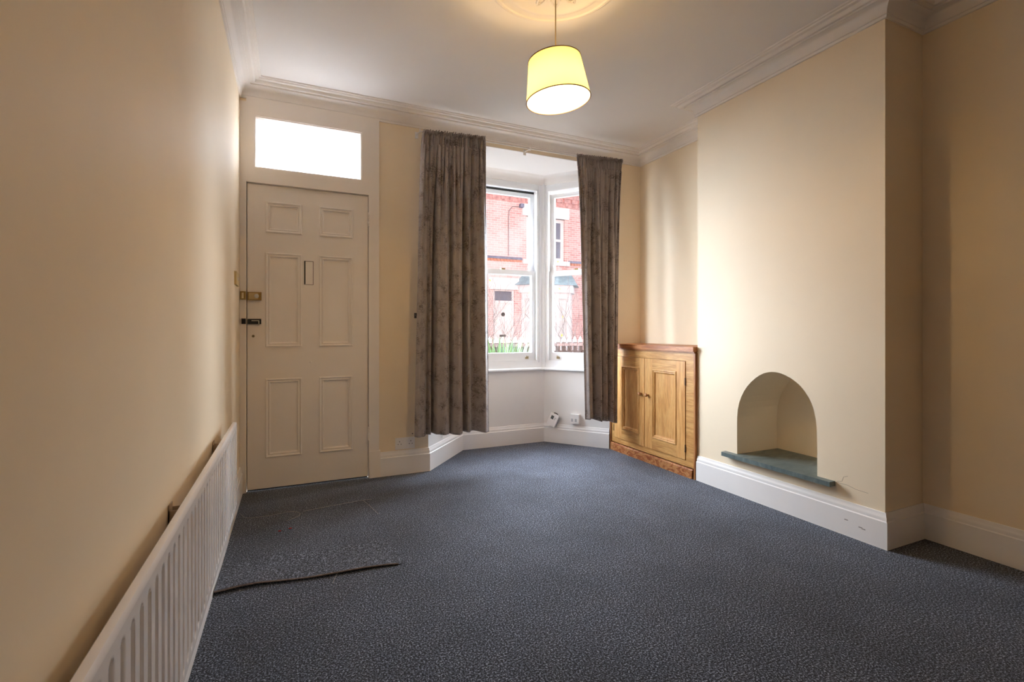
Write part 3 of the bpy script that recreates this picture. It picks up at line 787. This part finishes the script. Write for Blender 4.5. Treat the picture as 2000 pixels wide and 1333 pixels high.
thread([(.42, 3.19, .002), (.44, 3.1, .001), (.455, 3.0, .002), (.47, 2.92, .001)], 'short pale thread pointing away from the door toward the room')
thread([(.20, 2.285, .012), (.18, 2.255, .004), (.165, 2.20, .001)], 'short pale thread sticking out from the raised carpet edge')
for x, y in ((.0, 2.905), (-.052, 2.892)):
    bm = bmesh.new(); bmesh.ops.create_icosphere(bm, subdivisions=2, radius=.007)
    for v in bm.verts: v.co = Vector((v.co.x*random.uniform(.8, 1.6)+x, v.co.y*random.uniform(.6, 1.3)+y, v.co.z*.4+.003))
    tag(finish('red_fluff', bm, M_red), 'larger speck of dark red fluff on the carpet between door and radiator' if x == 0 else 'smaller speck of dark red fluff on the carpet, nearer the radiator', 'fluff', 'red fluff specks')

# ------------------------------------------------------------------ outside
ZG = -.12
struct(mk_box('floor_outside', (-14, 30, YF+.2, 7.6, ZG-.3, ZG), M_soil))
struct(mk_box('floor_street', (-14, 30, 7.6, 30, ZG-.35, ZG-.06), M_road))
hs = thing('terraced_house', (7.5, 15, ZG), 'red brick terraced house with a slate roofed bay across the street', 'house')
FYY = 15.0
X0, X1 = -2, 18
bm = bmesh.new()
# brick wall with openings: door 6.15-6.95, bay 7.2-9.15, upper window 7.38-8.88
def wallrects(x0, x1, z0, z1, holes):
    xs = sorted({x0, x1} | {h[0] for h in holes} | {h[1] for h in holes}); zs = sorted({z0, z1} | {h[2] for h in holes} | {h[3] for h in holes})
    for a, b in zip(xs[:-1], xs[1:]):
        for c, d in zip(zs[:-1], zs[1:]):
            if not any(h[0] <= a and b <= h[1] and h[2] <= c and d <= h[3] for h in holes): yield a, b, c, d
for a, b, c, d in wallrects(X0, X1, ZG, 5.62, [(6.15, 6.93, ZG, 2.45), (7.2, 9.15, ZG, 2.45), (7.38, 8.90, 3.52, 5.02)]): box(bm, a, b, FYY, FYY+.3, c, d)
finish('brick_wall', bm, M_brick, hs)
bm = bmesh.new(); box(bm, X0, X1, FYY-.03, FYY+.3, 5.62, 5.74); box(bm, X0, X1, FYY-.12, FYY+.3, 5.74, 5.93)
for k in range(int((X1-X0)/.31)):
    x = X0+k*.31; box(bm, x, x+.22, FYY-.09, FYY, 5.60, 5.74); box(bm, x+.055, x+.165, FYY-.05, FYY, 5.48, 5.62)
box(bm, X0, X1, FYY-.015, FYY+.01, 5.44, 5.63)
finish('corbelled_eaves', bm, M_redbrick, hs)
mk_box('gutter', (X0, X1, FYY-.24, FYY-.10, 5.95, 6.04), mat('gutter_black', (.05, .06, .08), .4), hs)
bm = bmesh.new(); prism(bm, [(FYY-.2, 6.0), (FYY+3.6, 7.9), (FYY+7, 6.0)], X0, X1, Matrix(((0, 0, 1, 0), (1, 0, 0, 0), (0, 1, 0, 0), (0, 0, 0, 1))))
finish('roof', bm, M_roof, hs)
mk_boxes('string_course', [(X0, 7.2, FYY-.05, FYY, 3.48, 3.56), (9.05, X1, FYY-.05, FYY, 3.48, 3.56)], M_bluebrick, hs)
bm = bmesh.new(); box(bm, X0, 7.2, FYY-.01, FYY+.01, 3.41, 3.479); box(bm, 9.05, X1, FYY-.01, FYY+.01, 3.41, 3.479)
for k in range(int((X1-X0)/.12)):
    x = X0+k*.12
    if not 7.1 < x < 9.0: box(bm, x, x+.07, FYY-.03, FYY, 3.40, 3.48)
finish('dentil_course', bm, mat('orange_brick', (.62, .30, .20), .9), hs)
mk_box('lintel', (7.22, 9.06, FYY-.05, FYY+.1, 5.02, 5.42), M_stone, hs, bevel=.02)
mk_box('window_sill', (7.22, 9.06, FYY-.1, FYY+.1, 3.36, 3.52), M_stone, hs, bevel=.02)
def out_window(x0, x1, z0, z1, y, nm='window', t=.09, mull=None):
    fr = [(x0, x0+t, y, y+.06, z0, z1), (x1-t, x1, y, y+.06, z0, z1), (x0+t, x1-t, y, y+.06, z0, z0+t), (x0+t, x1-t, y, y+.06, z1-t, z1), (x0+t, x1-t, y-.02, y+.05, (z0+z1)/2-.04, (z0+z1)/2+.04)]
    f = mk_boxes(nm, fr, M_stone, hs)
    mk_box('pane', (x0+t, x1-t, y+.04, y+.05, z0+t, z1-t), M_outglass, f)
    return f
out_window(7.38, 8.10, 3.52, 5.02, FYY+.08, t=.12); out_window(8.18, 8.90, 3.52, 5.02, FYY+.08, t=.12)
mk_box('mullion', (8.10, 8.18, FYY+.02, FYY+.16, 3.52, 5.02), M_stone, hs)
# blinds/curtain behind upper panes are part of glass look; ground floor door
dd1 = mk_box('house_door', (6.22, 6.86, FYY+.1, FYY+.16, ZG+.2, 2.0), M_stone, hs)
bm = bmesh.new(); lathe(bm, [(0, .05), (.05, .05), (.07, 0)], Matrix.Translation((6.55, FYY+.1, 1.62)) @ Matrix.Rotation(PI/2, 4, 'X'), 16); finish('knocker', bm, M_black, dd1)
mk_box('letter_plate', (6.42, 6.64, FYY+.08, FYY+.1, .86, .93), M_black, dd1)
mk_boxes('door_frame', [(6.15, 6.22, FYY+.05, FYY+.2, ZG, 2.45), (6.86, 6.93, FYY+.05, FYY+.2, ZG, 2.45), (6.22, 6.86, FYY+.05, FYY+.2, 2.0, 2.08), (6.22, 6.86, FYY+.05, FYY+.2, 2.40, 2.45)], M_stone, hs)
mk_box('fanlight', (6.22, 6.86, FYY+.12, FYY+.14, 2.08, 2.40), M_outglass, hs)
mk_box('door_lintel', (5.98, 7.08, FYY-.05, FYY+.1, 2.45, 2.84), M_stone, hs, bevel=.02)
mk_box('step', (6.05, 7.03, FYY-.35, FYY+.1, ZG, ZG+.18), M_stone, hs)
# bay
bp = [(7.2, FYY), (7.62, FYY-.55), (8.78, FYY-.55), (9.18, FYY)]
bm = bmesh.new(); prism(bm, bp, ZG, .62); finish('bay_base', bm, M_stone, hs)
bm = bmesh.new(); prism(bm, [(7.08, FYY), (7.55, FYY-.66), (8.85, FYY-.66), (9.30, FYY)], 2.36, 2.62); finish('bay_fascia', bm, M_stone, hs, bevel=.02)
bm = bmesh.new()
a = [bm.verts.new(p) for p in ((6.86, FYY, 2.62), (7.40, FYY-.72, 2.62), (8.98, FYY-.72, 2.62), (9.50, FYY, 2.62))]; b = [bm.verts.new(p) for p in ((7.4, FYY, 3.12), (7.6, FYY-.06, 3.12), (8.95, FYY-.06, 3.12), (9.15, FYY, 3.12))]
bm.faces.new(a); bm.faces.new(b[::-1])
for i in range(4): bm.faces.new([a[i], a[(i+1) % 4], b[(i+1) % 4], b[i]])
finish('bay_roof', bm, M_slateroof, hs)
def bay_win(P, Q):
    P, Q = Vector(P), Vector(Q); d = Q-P; Ln = d.length; M = Matrix.Translation((P.x, P.y, 0)) @ Matrix.Rotation(math.atan2(d.y, d.x), 4, 'Z')
    t = .13
    f = mk_boxes('bay_window', [(0, t, -.02, .08, .62, 2.36), (Ln-t, Ln, -.02, .08, .62, 2.36), (t, Ln-t, -.02, .08, .62, .78), (t, Ln-t, -.02, .08, 2.16, 2.36), (t, Ln-t, -.0, .07, 1.40, 1.47)], M_stone, hs, M=M)
    mk_box('pane', (t, Ln-t, .03, .04, .78, 2.16), M_net, f, M=M)
bay_win(bp[0], bp[1]); bay_win(bp[1], (8.2, FYY-.55)); bay_win((8.2, FYY-.55), bp[2]); bay_win(bp[2], bp[3])
bm = bmesh.new(); tube(bm, [(6.72, FYY-.02, 5.1), (6.70, FYY-.02, 4.9), (6.70, FYY-.02, 3.9), (6.70, FYY-.02, 3.6)], .012, 6); tube(bm, [(6.70, FYY-.02, 5.1), (6.85, FYY-.02, 5.28), (7.15, FYY-.03, 5.30)], .012, 6)
finish('wall_cable', bm, mat('cable_grey', (.25, .22, .22), .7), hs)
bm = bmesh.new(); box(bm, 7.10, 7.22, FYY-.16, FYY, 5.26, 5.38); finish('wall_lamp', bm, M_bluebrick, hs, bevel=.02)

# front garden fence
fn = thing('picket_fence', (3.2, 6.3, ZG), 'dark weathered picket fence with white tips outside the bay window', 'fence')
mk_box('fence_rail', (.2, 5.8, 6.30, 6.34, .845, .885), M_rail, fn); mk_box('fence_rail', (.2, 5.8, 6.30, 6.34, .20, .26), M_rail, fn)
mk_box('gravel_board', (.2, 5.8, 6.345, 6.37, ZG, .775), M_fence, fn)
bmp = bmesh.new(); prism(bmp, [(-.034, ZG), (.034, ZG), (.034, .90), (-.034, .90)], -.01, .01, Matrix.Translation((0, 6.355, 0)) @ Matrix.Rotation(PI/2, 4, 'X'))
bmt = bmesh.new(); prism(bmt, [(-.034, .90), (.034, .90), (.030, .935), (0, .985), (-.030, .935)], -.011, .011, Matrix.Translation((0, 6.355, 0)) @ Matrix.Rotation(PI/2, 4, 'X'))
p0 = finish('picket', bmp, M_fence, fn); t0 = finish('picket_tip', bmt, M_tip, p0)
fwi = parent_world(fn).inverted()
NP = 55
for k in range(NP):
    x = .25+.1*k
    if k == 0: p = p0
    else:
        p = p0.copy(); C.objects.link(p); p.parent = fn
        tt = t0.copy(); C.objects.link(tt); tt.parent = p
    p.matrix_basis = Matrix.Translation((x, 0, 0)) @ fwi

# shrub with bare twigs
def shrub(name, base, height, spread, n, label, leafn=6, seed=1):
    rnd = random.Random(seed); t = thing(name, base, label, 'shrub'); bm = bmesh.new(); tips = []
    bx, by, bz = base
    def grow(p, d, ln, r, lv):
        pts = [p]; q = p.copy(); dd = d.copy()
        for i in range(4):
            dd = (dd+Vector((rnd.uniform(-.22, .22), rnd.uniform(-.22, .22), rnd.uniform(-.05, .15)))).normalized(); q = q+dd*ln/4; pts.append(q.copy())
        tube(bm, pts, [r*(1-.13*i) for i in range(5)], 4); tips.append(q)
        if lv:
            for _ in range(3): grow(pts[rnd.randint(1, 4)], (dd+Vector((rnd.uniform(-.9, .9), rnd.uniform(-.6, .6), rnd.uniform(-.2, .6)))).normalized(), ln*.62, r*.62, lv-1)
    for i in range(n):
        a = rnd.uniform(0, 2*PI)
        grow(Vector((bx+.05*math.cos(a), by+.05*math.sin(a), bz)), Vector((math.cos(a)*spread, math.sin(a)*spread*.6, 1)).normalized(), height*.6, .0038, 3 if n > 12 else 2)
    finish('branches', bm, M_twig, t)
    bm = bmesh.new()
    for q in rnd.sample(tips, min(leafn, len(tips))):
        M = Matrix.Translation(q) @ Matrix.Rotation(rnd.uniform(0, 6), 4, 'Z') @ Matrix.Rotation(rnd.uniform(-1, 1), 4, 'X')
        vs = [bm.verts.new(M @ Vector(p)) for p in ((0, 0, 0), (.014, 0, .018), (0, .003, .042), (-.014, 0, .018))]; bm.faces.new(vs)
    tag(finish('leaves', bm, M_yleaf, t), 'few yellow leaves')
    return t
shrub('bare_shrub', (2.20, 5.80, ZG), 1.75, .26, 20, 'bare twiggy shrub in the front garden seen left of the window post', 10, 4)
shrub('bare_shrub', (3.72, 5.6, ZG), 1.9, .30, 9, 'thin bare shrub in the front garden seen beside the right curtain', 9, 9)
def clump(x, y, n, label, m, seed, hgt=1.2):
    rnd = random.Random(seed); bm = bmesh.new()
    for i in range(n):
        a = rnd.uniform(0, 2*PI); r = rnd.uniform(.01, .12); ln = rnd.uniform(.84, 1.0)*hgt; lean = rnd.uniform(.05, .35); w = rnd.uniform(.013, .024)
        bx, by = x+r*math.cos(a)*2.0, y+r*math.sin(a); side = Vector((-math.sin(a), math.cos(a), 0)); prev = None
        for k in range(8):
            t = k/7; p = Vector((bx+lean*math.cos(a)*t*t, by+lean*math.sin(a)*t*t, ZG+ln*(t-.12*t*t)))
            ww = w*(1-t**3)+.001; c = [bm.verts.new(p-side*ww), bm.verts.new(p+Vector((0, 0, .004))), bm.verts.new(p+side*ww)]
            if prev: bm.faces.new([prev[0], prev[1], c[1], c[0]]); bm.faces.new([prev[1], prev[2], c[2], c[1]])
            prev = c
    return tag(finish('leafy_plant', bm, m), label, 'plant')
clump(2.12, 5.0, 130, 'clump of green strap leaves at the lower left of the centre bay pane', M_leaf, 2, 1.30)
clump(2.47, 5.45, 60, 'clump of blue green strap leaves between the green clump and the fence', M_bluegreen, 3, 1.24)
# outer shell of this house so that the street side is closed off
struct(mk_box('wall_outer', (-6, XL-.2, YF+.02, YF+.28, -.5, 6), M_render))
struct(mk_box('wall_outer_right', (XA+.3, 9, YF+.02, YF+.28, -.5, 6), M_render))
struct(mk_box('wall_outer_upper', (XL-.2, XA+.3, YF+.02, YF+.28, ZC+.15, 6), M_render))

# ------------------------------------------------------------------ world: bright overcast sky, brightest ahead
w = bpy.data.worlds.new('World'); bpy.context.scene.world = w; w.use_nodes = True; nt = w.node_tree; nt.nodes.clear()
o = nt.nodes.new('ShaderNodeOutputWorld'); bg = nt.nodes.new('ShaderNodeBackground'); tc = nt.nodes.new('ShaderNodeTexCoord'); sp = nt.nodes.new('ShaderNodeSeparateXYZ')
mr = nt.nodes.new('ShaderNodeMapRange'); mr.inputs['From Min'].default_value = -.15; mr.inputs['From Max'].default_value = .45
mr.inputs['To Min'].default_value = 1.05; mr.inputs['To Max'].default_value = 31.0; mr.interpolation_type = 'SMOOTHSTEP'
nt.links.new(tc.outputs['Generated'], sp.inputs[0]); nt.links.new(sp.outputs['Y'], mr.inputs['Value'])
bg.inputs['Color'].default_value = (.80, .88, 1.0, 1)
nt.links.new(mr.outputs[0], bg.inputs['Strength']); nt.links.new(bg.outputs[0], o.inputs['Surface'])
w.cycles.sampling_method = 'MANUAL'; w.cycles.sample_map_resolution = 512
# light portals in the window openings (sampling aids only, give no light)
def portal(P, Q, z0, z1):
    P, Q = Vector(P), Vector(Q); m = (P+Q)/2; d = (Q-P).normalized(); nrm = Vector((-d.y, d.x))
    l = bpy.data.lights.new('portal', 'AREA'); l.shape = 'RECTANGLE'; l.size = (Q-P).length; l.size_y = z1-z0; l.cycles.is_portal = True
    ob = bpy.data.objects.new('portal', l); C.objects.link(ob)
    y = Vector((0, 0, 1)); z = Vector((nrm.x, nrm.y, 0)); x = y.cross(z)
    M = Matrix((x, y, z)).transposed().to_4x4(); M.translation = Vector((m.x+nrm.x*.17, m.y+nrm.y*.17, (z0+z1)/2)); ob.matrix_world = M
portal(A, B_, .78, 2.45); portal(B_, C_, .78, 2.45); portal(C_, D, .78, 2.45)
portal((-.22, YF+.1), (.47, YF+.1), 2.17, 2.52)

# ------------------------------------------------------------------ camera
cam = bpy.data.cameras.new('camera'); co = bpy.data.objects.new('camera', cam); C.objects.link(co)
co.location = (0, 0, 1.08); co.rotation_euler = (PI/2, 0, -math.radians(24.5))
cam.sensor_width = 36; cam.lens = 950/2000*36; cam.shift_y = -(666.5-645.6)/2000; cam.clip_start = .01; cam.clip_end = 200
sc = bpy.context.scene; sc.camera = co
sc.view_settings.view_transform = 'Standard'; sc.view_settings.look = 'None'; sc.view_settings.exposure = .52; sc.view_settings.gamma = 1
sc.cycles.max_bounces = 12; sc.cycles.diffuse_bounces = 8; sc.cycles.transparent_max_bounces = 16; sc.cycles.sample_clamp_indirect = 8
sc.cycles.use_denoising = True
